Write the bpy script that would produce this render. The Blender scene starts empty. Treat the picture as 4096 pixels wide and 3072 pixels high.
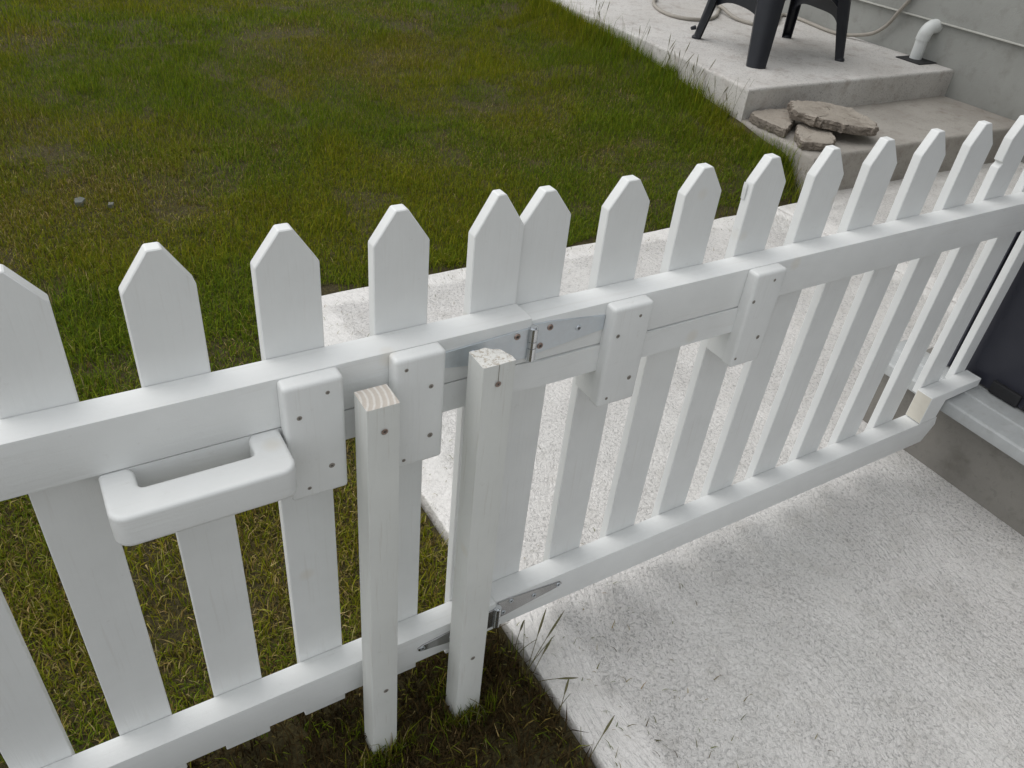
import bpy, bmesh, math, random
import numpy as np
from mathutils import Vector, Matrix, noise as mnoise

# ------------------------------------------------------------------ camera, world, sun, exposure
S = bpy.context.scene
COL = S.collection
R = math.radians
cam_d = bpy.data.cameras.new('camera'); cam = bpy.data.objects.new('camera', cam_d); COL.objects.link(cam)
cam.location = (0.12741, -0.74569, 1.28746)
cam.rotation_euler = (0.933513, -0.091962, -0.533598)
cam_d.sensor_width = 36.0; cam_d.lens = 27.7058
cam_d.clip_start = 0.02; cam_d.clip_end = 500
S.camera = cam

SUN_DIR = Vector((-0.42, 0.42, 0.85)).normalized()          # towards the light: left and behind the fence
world = bpy.data.worlds.new('World'); S.world = world; world.use_nodes = True
wn = world.node_tree; wn.nodes.clear()
w_out = wn.nodes.new('ShaderNodeOutputWorld'); w_bg = wn.nodes.new('ShaderNodeBackground')
w_sky = wn.nodes.new('ShaderNodeTexSky'); w_sky.sky_type = 'NISHITA'; w_sky.sun_disc = False
w_sky.sun_elevation = math.asin(SUN_DIR.z); w_sky.sun_rotation = math.atan2(SUN_DIR.x, SUN_DIR.y)
w_sky.air_density = 1.0; w_sky.dust_density = 2.0; w_sky.ozone_density = 1.0
w_hs = wn.nodes.new('ShaderNodeHueSaturation'); w_hs.inputs['Saturation'].default_value = 0.16   # cloud cover greys the sky
wn.links.new(w_sky.outputs[0], w_hs.inputs['Color']); 
w_mx = wn.nodes.new('ShaderNodeMix'); w_mx.data_type = 'RGBA'; w_mx.inputs[0].default_value = 0.72          # even overcast layer over the clear sky
w_mx.inputs[7].default_value = (4.3, 4.45, 4.6, 1)
wn.links.new(w_hs.outputs[0], w_mx.inputs[6]); wn.links.new(w_mx.outputs[2], w_bg.inputs[0])
w_bg.inputs[1].default_value = 0.10
wn.links.new(w_bg.outputs[0], w_out.inputs[0])

sun_d = bpy.data.lights.new('sun', 'SUN'); sun = bpy.data.objects.new('sun', sun_d); COL.objects.link(sun)
sun_d.energy = 0.55; sun_d.angle = R(70); sun_d.color = (1.0, 0.96, 0.91)
sun.rotation_euler = SUN_DIR.to_track_quat('Z', 'Y').to_euler(); sun.location = (-3, 4, 6)

S.view_settings.view_transform = 'Standard'; S.view_settings.look = 'None'
S.view_settings.exposure = 1.0; S.view_settings.gamma = 1.0
S.render.resolution_x = 1024; S.render.resolution_y = 768
S.render.engine = 'CYCLES'

rng = np.random.default_rng(7); random.seed(7)

# ------------------------------------------------------------------ materials
def mat(name):
    m = bpy.data.materials.new(name); m.use_nodes = True
    nt = m.node_tree; b = nt.nodes['Principled BSDF']
    return m, nt, b
def N(nt, kind, **kw):
    n = nt.nodes.new(kind)
    for k, v in kw.items():
        if k in n.inputs.keys(): n.inputs[k].default_value = v
        else: setattr(n, k, v)
    return n
def coords(nt, scale=(1, 1, 1), kind='Object'):
    tc = N(nt, 'ShaderNodeTexCoord'); mp = N(nt, 'ShaderNodeMapping'); mp.inputs['Scale'].default_value = scale
    nt.links.new(tc.outputs[kind], mp.inputs[0]); return mp.outputs[0]
def geo_pos(nt, scale=(1, 1, 1)):
    g = N(nt, 'ShaderNodeNewGeometry'); mp = N(nt, 'ShaderNodeMapping'); mp.inputs['Scale'].default_value = scale
    nt.links.new(g.outputs['Position'], mp.inputs[0]); return mp.outputs[0]
def ramp(nt, fac, stops):
    r = N(nt, 'ShaderNodeValToRGB'); e = r.color_ramp.elements
    while len(e) < len(stops): e.new(0.5)
    for i, (p, c) in enumerate(stops):
        e[i].position = p; e[i].color = c if len(c) == 4 else (*c, 1)
    nt.links.new(fac, r.inputs[0]); return r.outputs[0]
def noise(nt, vec, scale, detail=4, rough=0.55, dist=0.0):
    n = N(nt, 'ShaderNodeTexNoise', Scale=scale, Detail=detail, Roughness=rough, Distortion=dist)
    nt.links.new(vec, n.inputs['Vector']); return n.outputs['Fac']
def mix(nt, fac, a, b, mode='MIX'):
    m = N(nt, 'ShaderNodeMix', data_type='RGBA', blend_type=mode)
    for sock, v in ((m.inputs[0], fac), (m.inputs[6], a), (m.inputs[7], b)):
        if hasattr(v, 'is_linked') or hasattr(v, 'links'): nt.links.new(v, sock)
        elif isinstance(v, (int, float)): sock.default_value = v
        else: sock.default_value = (*v, 1) if len(v) == 3 else v
    return m.outputs[2]
def bump(nt, b, h, strength, dist):
    bp = N(nt, 'ShaderNodeBump', Strength=strength, Distance=dist)
    nt.links.new(h, bp.inputs['Height'])
    prev = b.inputs['Normal'].links[0].from_socket if b.inputs['Normal'].is_linked else None
    if prev: nt.links.new(prev, bp.inputs['Normal'])
    nt.links.new(bp.outputs[0], b.inputs['Normal'])
def math2(nt, op, a, b=None, c=None):
    m = N(nt, 'ShaderNodeMath', operation=op)
    for i, v in enumerate((a, b, c)):
        if v is None: continue
        if hasattr(v, 'links'): nt.links.new(v, m.inputs[i])
        else: m.inputs[i].default_value = v
    return m.outputs[0]

def paint_mat(name, grain, base=(0.80, 0.81, 0.80), wear=0.0):
    """white painted softwood; grain = stretch of the noise per axis (small along the fibres)"""
    m, nt, b = mat(name)
    v = coords(nt, grain)
    g = noise(nt, v, 1.0, 5, 0.6, 0.3)
    v2 = geo_pos(nt)
    cloud = noise(nt, v2, 9.0, 4, 0.6)
    c = mix(nt, ramp(nt, cloud, [(0.30, (0, 0, 0)), (0.72, (1, 1, 1))]), tuple(x*0.93 for x in base), base)
    streak = ramp(nt, g, [(0.30, (1, 1, 1)), (0.42, (0, 0, 0))])
    c = mix(nt, math2(nt, 'MULTIPLY', streak, 0.13 + wear), c, (0.50, 0.46, 0.40))
    vo = N(nt, 'ShaderNodeTexVoronoi', Scale=7.5); nt.links.new(v2, vo.inputs['Vector'])          # resin knots ghosting through the paint
    c = mix(nt, math2(nt, 'MULTIPLY', ramp(nt, vo.outputs['Distance'], [(0.05, (1, 1, 1)), (0.11, (0, 0, 0))]), 0.22), c, (0.62, 0.53, 0.38))
    dirt = noise(nt, v2, 60.0, 3, 0.7)
    c = mix(nt, math2(nt, 'MULTIPLY', ramp(nt, dirt, [(0.66, (0, 0, 0)), (0.76, (1, 1, 1))]), 0.12), c, (0.34, 0.31, 0.25))
    nt.links.new(c, b.inputs['Base Color'])
    b.inputs['Roughness'].default_value = 0.48
    b.inputs['Specular IOR Level'].default_value = 0.35
    bump(nt, b, g, 0.34, 0.0014)
    bump(nt, b, noise(nt, v2, 420.0, 2, 0.6), 0.10, 0.0008)
    return m
M = {}
M['paint_v'] = paint_mat('white_paint_vertical_grain', (160, 160, 7))
M['paint_h'] = paint_mat('white_paint_lengthwise_grain', (6, 160, 160))
M['paint_worn'] = paint_mat('worn_white_paint', (190, 190, 9), (0.76, 0.77, 0.74), 0.16)

def end_grain(name, a, bb, cen):
    m, nt, b = mat(name)
    tc = N(nt, 'ShaderNodeTexCoord'); mp = N(nt, 'ShaderNodeMapping'); mp.inputs['Location'].default_value = cen
    nt.links.new(tc.outputs['Object'], mp.inputs[0])
    wv = N(nt, 'ShaderNodeTexWave', wave_type='RINGS', rings_direction='Z', Scale=42.0, Distortion=1.2, Detail=2.0)
    nt.links.new(mp.outputs[0], wv.inputs['Vector'])
    n = noise(nt, mp.outputs[0], 300, 3)
    c = mix(nt, ramp(nt, wv.outputs['Fac'], [(0.55, (0, 0, 0)), (0.95, (1, 1, 1))]), a, bb)
    c = mix(nt, math2(nt, 'MULTIPLY', n, 0.4), c, (0.36, 0.28, 0.20))
    nt.links.new(c, b.inputs['Base Color']); b.inputs['Roughness'].default_value = 0.8
    bump(nt, b, wv.outputs['Fac'], 0.3, 0.001)
    return m
M['end_grain'] = end_grain('bare_end_grain', (0.62, 0.575, 0.52), (0.79, 0.77, 0.73), (0.05, -0.01, 0))
m, nt, b = mat('bare_cream_wood'); v = coords(nt, (140, 140, 140))
nt.links.new(mix(nt, noise(nt, v, 0.6, 4), (0.71, 0.665, 0.57), (0.78, 0.745, 0.66)), b.inputs['Base Color']); b.inputs['Roughness'].default_value = 0.8
M['bare'] = m
m, nt, b = mat('rough_chipped_paint'); v = coords(nt)
n1 = noise(nt, v, 220, 4, 0.7)
nt.links.new(mix(nt, ramp(nt, n1, [(0.40, (0, 0, 0)), (0.48, (1, 1, 1))]), (0.52, 0.47, 0.40), (0.80, 0.79, 0.75)), b.inputs['Base Color'])
b.inputs['Roughness'].default_value = 0.8; bump(nt, b, n1, 0.9, 0.003)
M['chipped'] = m

def metal(name, col, rough, spangle=True):
    m, nt, b = mat(name); v = coords(nt)
    n1 = noise(nt, v, 90, 3)
    nt.links.new(mix(nt, n1, tuple(c*0.82 for c in col), tuple(min(1, c*1.1) for c in col)), b.inputs['Base Color'])
    b.inputs['Metallic'].default_value = 0.9
    nt.links.new(ramp(nt, n1, [(0.3, (rough*0.8,)*3), (0.7, (rough*1.3,)*3)]), b.inputs['Roughness'])
    return m
M['zinc'] = metal('galvanised_steel', (0.70, 0.745, 0.785), 0.46)
M['zinc_smooth'] = metal('polished_zinc', (0.50, 0.50, 0.50), 0.16)
M['pin'] = metal('bright_hinge_pin', (0.72, 0.74, 0.76), 0.16)
M['copper'] = metal('browned_screw', (0.40, 0.31, 0.27), 0.4)
M['steel_dark'] = metal('dark_screw', (0.16, 0.15, 0.14), 0.45)
m, nt, b = mat('countersunk_hole'); b.inputs['Base Color'].default_value = (0.30, 0.275, 0.24, 1); b.inputs['Roughness'].default_value = 0.9
M['hole'] = m

# rough whitish concrete: pitted, broomed, with a smooth trowelled rim
def concrete(name, light, dark, pit_scale, pit_amt, bump_d, stain=(0.42, 0.38, 0.32), stain_amt=0.35, rim=None, broom=False, pit_lo=0.315):
    m, nt, b = mat(name); v = geo_pos(nt)
    big = noise(nt, v, 1.7, 5, 0.6); mid = noise(nt, v, 14, 4, 0.6)
    pits = noise(nt, v, pit_scale, 3, 0.62, 0.9); fine = noise(nt, v, pit_scale*3.4, 2, 0.6)
    c = mix(nt, ramp(nt, big, [(0.34, (0, 0, 0)), (0.64, (1, 1, 1))]), dark, light)
    c = mix(nt, math2(nt, 'MULTIPLY', ramp(nt, mid, [(0.52, (0, 0, 0)), (0.75, (1, 1, 1))]), stain_amt), c, stain)
    pm = ramp(nt, pits, [(pit_lo, (1, 1, 1)), (pit_lo+0.09, (0, 0, 0))])
    patchy = ramp(nt, noise(nt, v, 4.5, 3, 0.6), [(0.30, (0.55,)*3), (0.70, (1.0,)*3)])
    rough_zone = math2(nt, 'MULTIPLY', math2(nt, 'ADD', 0.45, math2(nt, 'MULTIPLY', big, 0.8)), patchy)
    if rim is not None:
        # rim = list of (axis, value, width): trowelled border beside the form boards
        sep = N(nt, 'ShaderNodeSeparateXYZ'); nt.links.new(v, sep.inputs[0])
        fac = None
        wob = math2(nt, 'MULTIPLY', math2(nt, 'SUBTRACT', mid, 0.5), 0.07)
        for ax, val, wd in rim:
            d = math2(nt, 'ABSOLUTE', math2(nt, 'SUBTRACT', sep.outputs[ax], val))
            f = N(nt, 'ShaderNodeMapRange'); f.inputs['From Min'].default_value = wd*0.85; f.inputs['From Max'].default_value = wd*1.15
            nt.links.new(math2(nt, 'ADD', d, wob), f.inputs['Value'])
            fac = f.outputs[0] if fac is None else math2(nt, 'MINIMUM', fac, f.outputs[0])
        rough_zone = math2(nt, 'MULTIPLY', rough_zone, math2(nt, 'ADD', 0.42, math2(nt, 'MULTIPLY', fac, 0.58)))
    pm = math2(nt, 'MULTIPLY', pm, rough_zone)
    c = mix(nt, math2(nt, 'MULTIPLY', pm, pit_amt), c, tuple(q*0.36 for q in dark))
    nt.links.new(c, b.inputs['Base Color']); b.inputs['Roughness'].default_value = 0.92
    b.inputs['Specular IOR Level'].default_value = 0.2
    h = math2(nt, 'MULTIPLY', math2(nt, 'ADD', pits, math2(nt, 'MULTIPLY', fine, 0.35)), rough_zone)
    if broom:
        # brush strokes that swing about as the mason worked across the slab
        wn_ = N(nt, 'ShaderNodeTexNoise', Scale=1.6, Detail=1.0); nt.links.new(v, wn_.inputs['Vector'])
        vm = N(nt, 'ShaderNodeVectorMath', operation='MULTIPLY_ADD'); nt.links.new(wn_.outputs['Color'], vm.inputs[0]); vm.inputs[1].default_value = (0.55, 0.55, 0); nt.links.new(v, vm.inputs[2])
        tc = N(nt, 'ShaderNodeMapping'); tc.inputs['Rotation'].default_value = (0, 0, R(-10)); tc.inputs['Scale'].default_value = (85, 20, 1)
        nt.links.new(vm.outputs[0], tc.inputs[0])
        br = noise(nt, tc.outputs[0], 1.0, 3, 0.55, 0.3)
        h = math2(nt, 'ADD', h, math2(nt, 'MULTIPLY', br, 0.6))
        c = mix(nt, math2(nt, 'MULTIPLY', ramp(nt, br, [(0.30, (1, 1, 1)), (0.44, (0, 0, 0))]), 0.16), c, tuple(q*0.55 for q in dark))
        nt.links.new(c, b.inputs['Base Color'])
    bump(nt, b, h, 0.9, bump_d)
    return m
M['path'] = concrete('whitish_rough_concrete', (0.85, 0.825, 0.80), (0.77, 0.755, 0.73), 140, 0.66, 0.015,
                     stain=(0.56, 0.53, 0.48), stain_amt=0.35, rim=[(0, 0.71, 0.10), (1, 1.335, 0.075), (0, 2.84, 0.085)], broom=True, pit_lo=0.375)
M['patio'] = concrete('grey_patio_concrete', (0.73, 0.71, 0.685), (0.60, 0.575, 0.545), 120, 0.7, 0.012, stain=(0.38, 0.325, 0.29), stain_amt=0.6, pit_lo=0.36)
M['step'] = concrete('greybrown_step_concrete', (0.44, 0.415, 0.38), (0.31, 0.285, 0.255), 85, 0.5, 0.008, stain=(0.22, 0.185, 0.155), stain_amt=0.5)
M['plinth'] = concrete('grey_plinth_render', (0.25, 0.238, 0.215), (0.17, 0.16, 0.145), 50, 0.2, 0.003, stain=(0.10, 0.09, 0.072), stain_amt=0.5)
M['wall'] = concrete('grey_green_render', (0.36, 0.365, 0.345), (0.30, 0.302, 0.283), 90, 0.12, 0.002, stain=(0.21, 0.205, 0.18), stain_amt=0.45)
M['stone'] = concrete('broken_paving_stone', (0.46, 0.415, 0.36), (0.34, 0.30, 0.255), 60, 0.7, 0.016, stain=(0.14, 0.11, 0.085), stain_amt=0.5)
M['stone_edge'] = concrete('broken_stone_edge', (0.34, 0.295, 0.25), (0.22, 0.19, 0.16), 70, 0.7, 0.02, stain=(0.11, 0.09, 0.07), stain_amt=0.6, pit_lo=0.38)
M['joint'] = concrete('joint_sand', (0.16, 0.14, 0.12), (0.10, 0.09, 0.075), 90, 0.4, 0.004)
M['pebble'] = concrete('pale_pebble', (0.66, 0.65, 0.62), (0.5, 0.5, 0.48), 200, 0.3, 0.002)
M['greystone'] = concrete('grey_field_stone', (0.17, 0.18, 0.165), (0.11, 0.118, 0.108), 80, 0.3, 0.003)

m, nt, b = mat('weathered_metal_sill'); v = geo_pos(nt, (3, 12, 3))
n1 = noise(nt, v, 3, 5, 0.6); n2 = noise(nt, geo_pos(nt), 40, 4, 0.65)
c = mix(nt, n1, (0.37, 0.385, 0.385), (0.50, 0.515, 0.515)); c = mix(nt, math2(nt, 'MULTIPLY', ramp(nt, n2, [(0.5, (0, 0, 0)), (0.8, (1, 1, 1))]), 0.4), c, (0.25, 0.24, 0.22))
nt.links.new(c, b.inputs['Base Color']); b.inputs['Roughness'].default_value = 0.5; M['sill'] = m
m, nt, b = mat('navy_door_lacquer'); n1 = noise(nt, geo_pos(nt), 25, 4)
nt.links.new(mix(nt, n1, (0.023, 0.024, 0.036), (0.036, 0.037, 0.050)), b.inputs['Base Color']); b.inputs['Roughness'].default_value = 0.42; M['door'] = m
m, nt, b = mat('black_rubber'); n1 = noise(nt, geo_pos(nt), 60, 3)
nt.links.new(mix(nt, n1, (0.008, 0.008, 0.009), (0.02, 0.02, 0.022)), b.inputs['Base Color']); b.inputs['Roughness'].default_value = 0.65; M['rubber'] = m
m, nt, b = mat('anthracite_plastic'); v = geo_pos(nt); n1 = noise(nt, v, 30, 4)
nt.links.new(mix(nt, n1, (0.008, 0.009, 0.014), (0.015, 0.017, 0.024)), b.inputs['Base Color']); b.inputs['Roughness'].default_value = 0.42; bump(nt, b, noise(nt, v, 900, 2), 0.15, 0.0006); M['plastic'] = m
m, nt, b = mat('beige_hose'); n1 = noise(nt, geo_pos(nt), 45, 4)
nt.links.new(mix(nt, n1, (0.26, 0.235, 0.20), (0.40, 0.37, 0.325)), b.inputs['Base Color']); b.inputs['Roughness'].default_value = 0.55; M['hose'] = m
m, nt, b = mat('white_pvc'); n1 = noise(nt, geo_pos(nt), 22, 4)
nt.links.new(mix(nt, n1, (0.62, 0.64, 0.63), (0.74, 0.76, 0.75)), b.inputs['Base Color']); b.inputs['Roughness'].default_value = 0.4; M['pvc'] = m
m, nt, b = mat('pale_drip_bead'); n1 = noise(nt, geo_pos(nt), 30, 4)
nt.links.new(mix(nt, n1, (0.46, 0.46, 0.42), (0.60, 0.60, 0.56)), b.inputs['Base Color']); b.inputs['Roughness'].default_value = 0.6; M['bead'] = m

m, nt, b = mat('dark_lawn_soil'); v = geo_pos(nt)
n1 = noise(nt, v, 5, 5, 0.65); n2 = noise(nt, v, 130, 4, 0.7)
c = mix(nt, n1, (0.040, 0.032, 0.012), (0.075, 0.060, 0.020)); c = mix(nt, ramp(nt, n2, [(0.45, (0, 0, 0)), (0.7, (1, 1, 1))]), c, (0.13, 0.105, 0.034))
nt.links.new(c, b.inputs['Base Color']); b.inputs['Roughness'].default_value = 1.0; bump(nt, b, n2, 1.0, 0.012); M['soil'] = m

m, nt, b = mat('grass_blades'); at = N(nt, 'ShaderNodeAttribute', attribute_name='blade_colour')
nt.links.new(at.outputs['Color'], b.inputs['Base Color']); b.inputs['Roughness'].default_value = 0.7
b.inputs['Specular IOR Level'].default_value = 0.08
tr = N(nt, 'ShaderNodeBsdfTranslucent'); nt.links.new(at.outputs['Color'], tr.inputs['Color'])
ms = N(nt, 'ShaderNodeMixShader'); ms.inputs[0].default_value = 0.22
out = nt.nodes['Material Output']
nt.links.new(b.outputs[0], ms.inputs[1]); nt.links.new(tr.outputs[0], ms.inputs[2]); nt.links.new(ms.outputs[0], out.inputs['Surface'])
M['grass'] = m

# ------------------------------------------------------------------ object helpers
WORG = {}                                      # unrotated world origin of every object
def tag(o, label=None, cat=None, group=None, kind=None):
    if label: o['label'] = label
    if cat: o['category'] = cat
    if group: o['group'] = group
    if kind: o['kind'] = kind
    return o
def thing(name, label, cat, loc, group=None):
    o = bpy.data.objects.new(name, None); COL.objects.link(o); o.location = loc; o.empty_display_size = 0.05
    WORG[o.name] = Vector(loc); return tag(o, label, cat, group)
def build(name, bm, mats, parent=None, smooth=None, origin=None):
    """bm in (unrotated) world coordinates -> one mesh object"""
    if not isinstance(mats, (list, tuple)): mats = [mats]
    bm.normal_update()
    vs = [v.co for v in bm.verts]
    if origin is None:
        lo = Vector([min(v[i] for v in vs) for i in range(3)]); hi = Vector([max(v[i] for v in vs) for i in range(3)])
        origin = (lo+hi)/2
    origin = Vector(origin)
    for v in bm.verts: v.co -= origin
    me = bpy.data.meshes.new(name); bm.to_mesh(me); bm.free()
    for mm in mats: me.materials.append(mm)
    if smooth is not None:
        for p in me.polygons: p.use_smooth = True
        me.set_sharp_from_angle(angle=R(smooth))
    o = bpy.data.objects.new(name, me); COL.objects.link(o); WORG[o.name] = origin
    if parent is not None:
        o.parent = parent; o.location = origin - WORG[parent.name]
    else: o.location = origin
    return o
def recalc(bm): bmesh.ops.recalc_face_normals(bm, faces=bm.faces[:])
def bev(bm, w, seg=2, edges=None):
    if w > 0: bmesh.ops.bevel(bm, geom=edges if edges is not None else bm.edges[:], offset=w, segments=seg, profile=0.6, affect='EDGES', clamp_overlap=True)
def box(x0, x1, y0, y1, z0, z1, w=0.0, seg=2, bm=None):
    new = bm is None
    b2 = bmesh.new()
    bmesh.ops.create_cube(b2, size=1.0, matrix=Matrix.Translation(((x0+x1)/2, (y0+y1)/2, (z0+z1)/2)) @ Matrix.Diagonal((x1-x0, y1-y0, z1-z0, 1)))
    bev(b2, w, seg)
    if new: return b2
    me = bpy.data.meshes.new('t'); b2.to_mesh(me); b2.free(); bm.from_mesh(me); bpy.data.meshes.remove(me); return bm
def prism(pts, axis, a, b, w=0.0, seg=2):
    """polygon pts in the two other axes, extruded along axis from a to b"""
    bm = bmesh.new()
    def put(p, t): 
        return {'x': (t, p[0], p[1]), 'y': (p[0], t, p[1]), 'z': (p[0], p[1], t)}[axis]
    A = [bm.verts.new(put(p, a)) for p in pts]; B = [bm.verts.new(put(p, b)) for p in pts]
    bm.faces.new(A); bm.faces.new(B[::-1])
    n = len(pts)
    for i in range(n): bm.faces.new((A[i], B[i], B[(i+1) % n], A[(i+1) % n]))
    recalc(bm); bev(bm, w, seg); return bm
def tube(path, r, sides=10, bm=None, caps=True):
    bm = bm or bmesh.new()
    P = [Vector(p) for p in path]; rings = []
    up = Vector((0, 0, 1))
    for i, p in enumerate(P):
        t = (P[min(i+1, len(P)-1)] - P[max(i-1, 0)]).normalized()
        u = t.cross(up)
        if u.length < 1e-3: u = t.cross(Vector((0, 1, 0)))
        u.normalize(); w = u.cross(t).normalized()
        rr = r[i] if isinstance(r, (list, tuple)) else r
        rings.append([bm.verts.new(p + (u*math.cos(2*math.pi*k/sides) + w*math.sin(2*math.pi*k/sides))*rr) for k in range(sides)])
    for a, b2 in zip(rings, rings[1:]):
        for k in range(sides): bm.faces.new((a[k], a[(k+1) % sides], b2[(k+1) % sides], b2[k]))
    if caps: bm.faces.new(rings[0][::-1]); bm.faces.new(rings[-1])
    recalc(bm); return bm
def smooth_path(pts, n=8):
    P = [Vector(p) for p in pts]; out = []
    for i in range(len(P)-1):
        p0, p1, p2, p3 = P[max(i-1, 0)], P[i], P[i+1], P[min(i+2, len(P)-1)]
        for k in range(n):
            t = k/n
            out.append(0.5*((2*p1)+(p2-p0)*t+(2*p0-5*p1+4*p2-p3)*t*t+(3*p1-p0-3*p2+p3)*t**3))
    out.append(P[-1]); return out
def slab(pts, z0, z1, mats, name, parent=None, w=0.012, seg=3, wob=0.0, res=0.08):
    """flat slab from a polygon with slightly wandering edges"""
    out = []
    n = len(pts)
    for i in range(n):
        a = Vector((*pts[i], 0)); c = Vector((*pts[(i+1) % n], 0)); L = (c-a).length; k = max(1, int(L/res))
        nrm = Vector((-(c-a).y, (c-a).x, 0)).normalized()
        for j in range(k):
            p = a.lerp(c, j/k)
            if wob and j: p += nrm*wob*(mnoise.noise(p*6)+0.6*mnoise.noise(p*23))
            out.append((p.x, p.y))
    bm = prism(out, 'z', z0, z1)
    if w:
        e = [e for e in bm.edges if all(abs(v.co.z-z1) < 1e-6 for v in e.verts)]
        bev(bm, w, seg, e)
    return build(name, bm, mats, parent, smooth=40)

# ------------------------------------------------------------------ ground and lawn shape
def sm(a, b2, t):
    t = np.clip((t-a)/(b2-a), 0, 1); return t*t*(3-2*t)
def lattice(seed, n=64):
    g = np.random.default_rng(seed).random((n, n)); 
    def f(x, y, s):
        x = np.asarray(x)*s; y = np.asarray(y)*s
        xi = np.floor(x).astype(int); yi = np.floor(y).astype(int); fx = x-xi; fy = y-yi
        fx = fx*fx*(3-2*fx); fy = fy*fy*(3-2*fy)
        a = g[xi % n, yi % n]; b2 = g[(xi+1) % n, yi % n]; c = g[xi % n, (yi+1) % n]; d = g[(xi+1) % n, (yi+1) % n]
        return (a*(1-fx)+b2*fx)*(1-fy)+(c*(1-fx)+d*fx)*fy
    return f
n_a, n_b, n_c = lattice(1), lattice(2), lattice(3)
def lawn_z(x, y):
    x = np.asarray(x, float); y = np.asarray(y, float)
    z = -0.020 + 0.010*(1-sm(0.0, 0.5, y)) + 0.070*np.clip(y-1.35, 0, 2.6) + 0.02*np.clip(y-3.95, 0, 6)
    z = z + 0.155*np.exp(-np.clip(3.06-x, 0, 9)/0.34)*sm(1.34, 1.55, y)
    z = z + 0.020*(n_a(x, y, 3.1)-0.5) + 0.010*(n_b(x, y, 9.0)-0.5)
    return z
def grid_mesh(xs, ys, fz):
    X, Y = np.meshgrid(xs, ys, indexing='ij'); Z = fz(X, Y)
    nx, ny = len(xs), len(ys)
    co = np.stack([X, Y, Z], -1).reshape(-1, 3)
    i = np.arange(nx-1)[:, None]*ny+np.arange(ny-1)[None, :]
    f = np.stack([i, i+ny, i+ny+1, i+1], -1).reshape(-1, 4)
    return co, f
xs = np.concatenate([[-60, -30, -12, -6, -4, -3], np.arange(-2.4, 3.3, 0.05), [3.6, 5, 8, 14, 30, 60]])
ys = np.concatenate([[-60, -30, -12, -6, -3], np.arange(-2.0, 7.0, 0.05), [8, 9, 10, 14, 30, 60]])
co, fc = grid_mesh(xs, ys, lambda X, Y: np.where((X > 3.25), -0.12, np.where((X > 0.73) & (Y < 1.32), -0.10, lawn_z(X, np.minimum(Y, 9)))))
me = bpy.data.meshes.new('ground'); me.from_pydata(co.tolist(), [], fc.tolist())
for p in me.polygons: p.use_smooth = True
me.materials.append(M['soil'])
ground = bpy.data.objects.new('ground', me); COL.objects.link(ground); tag(ground, kind='structure'); WORG['ground'] = Vector((0, 0, 0))

# ------------------------------------------------------------------ paving, step, patio
pavement = build('pavement', box(0.75, 4.62, -3.9, 1.30, -0.12, -0.035), M['joint']); tag(pavement, kind='structure')
slab([(0.708, -4.0), (2.846, -4.0), (2.832, 0.6), (2.806, 1.338), (0.712, 1.338)], -0.085, 0.0, M['path'], 'concrete_slab', pavement, w=0.006, wob=0.006, res=0.05)
slab([(2.858, 0.12), (4.64, 0.12), (4.64, 1.42), (3.0, 1.42), (2.99, 1.345), (2.818, 1.340), (2.844, 0.6)], -0.085, 0.0, M['path'], 'concrete_slab', pavement, w=0.008, wob=0.004, res=0.05)
step = slab([(3.015, 1.375), (4.64, 1.36), (4.64, 1.95), (3.06, 1.95)], -0.10, 0.180, M['step'], 'step', w=0.020, seg=4, wob=0.008, res=0.07); tag(step, kind='structure')
patio = slab([(3.055, 1.868), (4.64, 1.868), (4.64, 7.5), (3.15, 7.5), (3.14, 3.0), (3.11, 2.4)], -0.10, 0.320, M['patio'], 'patio', w=0.016, seg=4, wob=0.006, res=0.07); tag(patio, kind='structure')

# ------------------------------------------------------------------ house: door bay beside the path and the long wall behind the patio
house = thing('house', 'grey rendered house with metal sill, navy door and plinth beside the path', 'house', (3.4, 0.0, 0.0))
build('plinth', box(1.936, 2.6, -3.8, 0.165, -0.1, 0.190, 0.004), M['plinth'], house, smooth=40)
bm = prism([(1.884, 0.192), (2.02, 0.196), (2.02, 0.2325), (1.955, 0.2315), (1.953, 0.2275), (1.890, 0.2245), (1.884, 0.2205)], 'y', -3.8, 0.185, 0.0)
e = [e for e in bm.edges if abs(e.verts[0].co.y-e.verts[1].co.y) < 1e-6]; bev(bm, 0.003, 2, bm.edges[:])
# prism() put polygon in (x,z) along y already
sill = build('sill', bm, M['sill'], house, smooth=35)
door = build('door', box(2.012, 2.05, -1.12, 0.045, 0.236, 2.30, 0.003), M['door'], house, smooth=40)
for y0, y1, z0, z1 in ((-0.155, -0.147, 0.24, 2.28), ):
    build('panel_groove', box(2.0085, 2.0125, y0, y1, z0, z1), M['rubber'], door)
build('bottom_seal', box(2.003, 2.016, -0.135, -0.062, 0.236, 0.268, 0.003), M['rubber'], door)
build('bottom_rail', box(2.004, 2.0125, -1.10, -0.160, 0.236, 0.262, 0.002), M['rubber'], door)
build('door_frame', box(2.006, 2.06, 0.048, 0.072, 0.236, 2.33, 0.002), M['door'], house)
build('wall', box(2.03, 4.6, -3.8, -1.13, 0.232, 3.1), M['wall'], house)
build('wall', box(2.03, 4.6, -1.125, 0.066, 2.34, 3.1), M['wall'], house)
build('wall', box(2.10, 4.6, -1.125, 0.068, 0.19, 2.338), M['wall'], house)
build('lower_wall', box(4.640, 4.9, 0.07, 8.0, -0.1, 0.524), M['wall'], house)
build('upper_wall', box(4.622, 4.9, 0.072, 8.0, 0.528, 3.1), M['wall'], house)
build('drip_bead', box(4.6165, 4.66, 0.074, 7.99, 0.519, 0.5275, 0.002), M['bead'], house)

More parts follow.
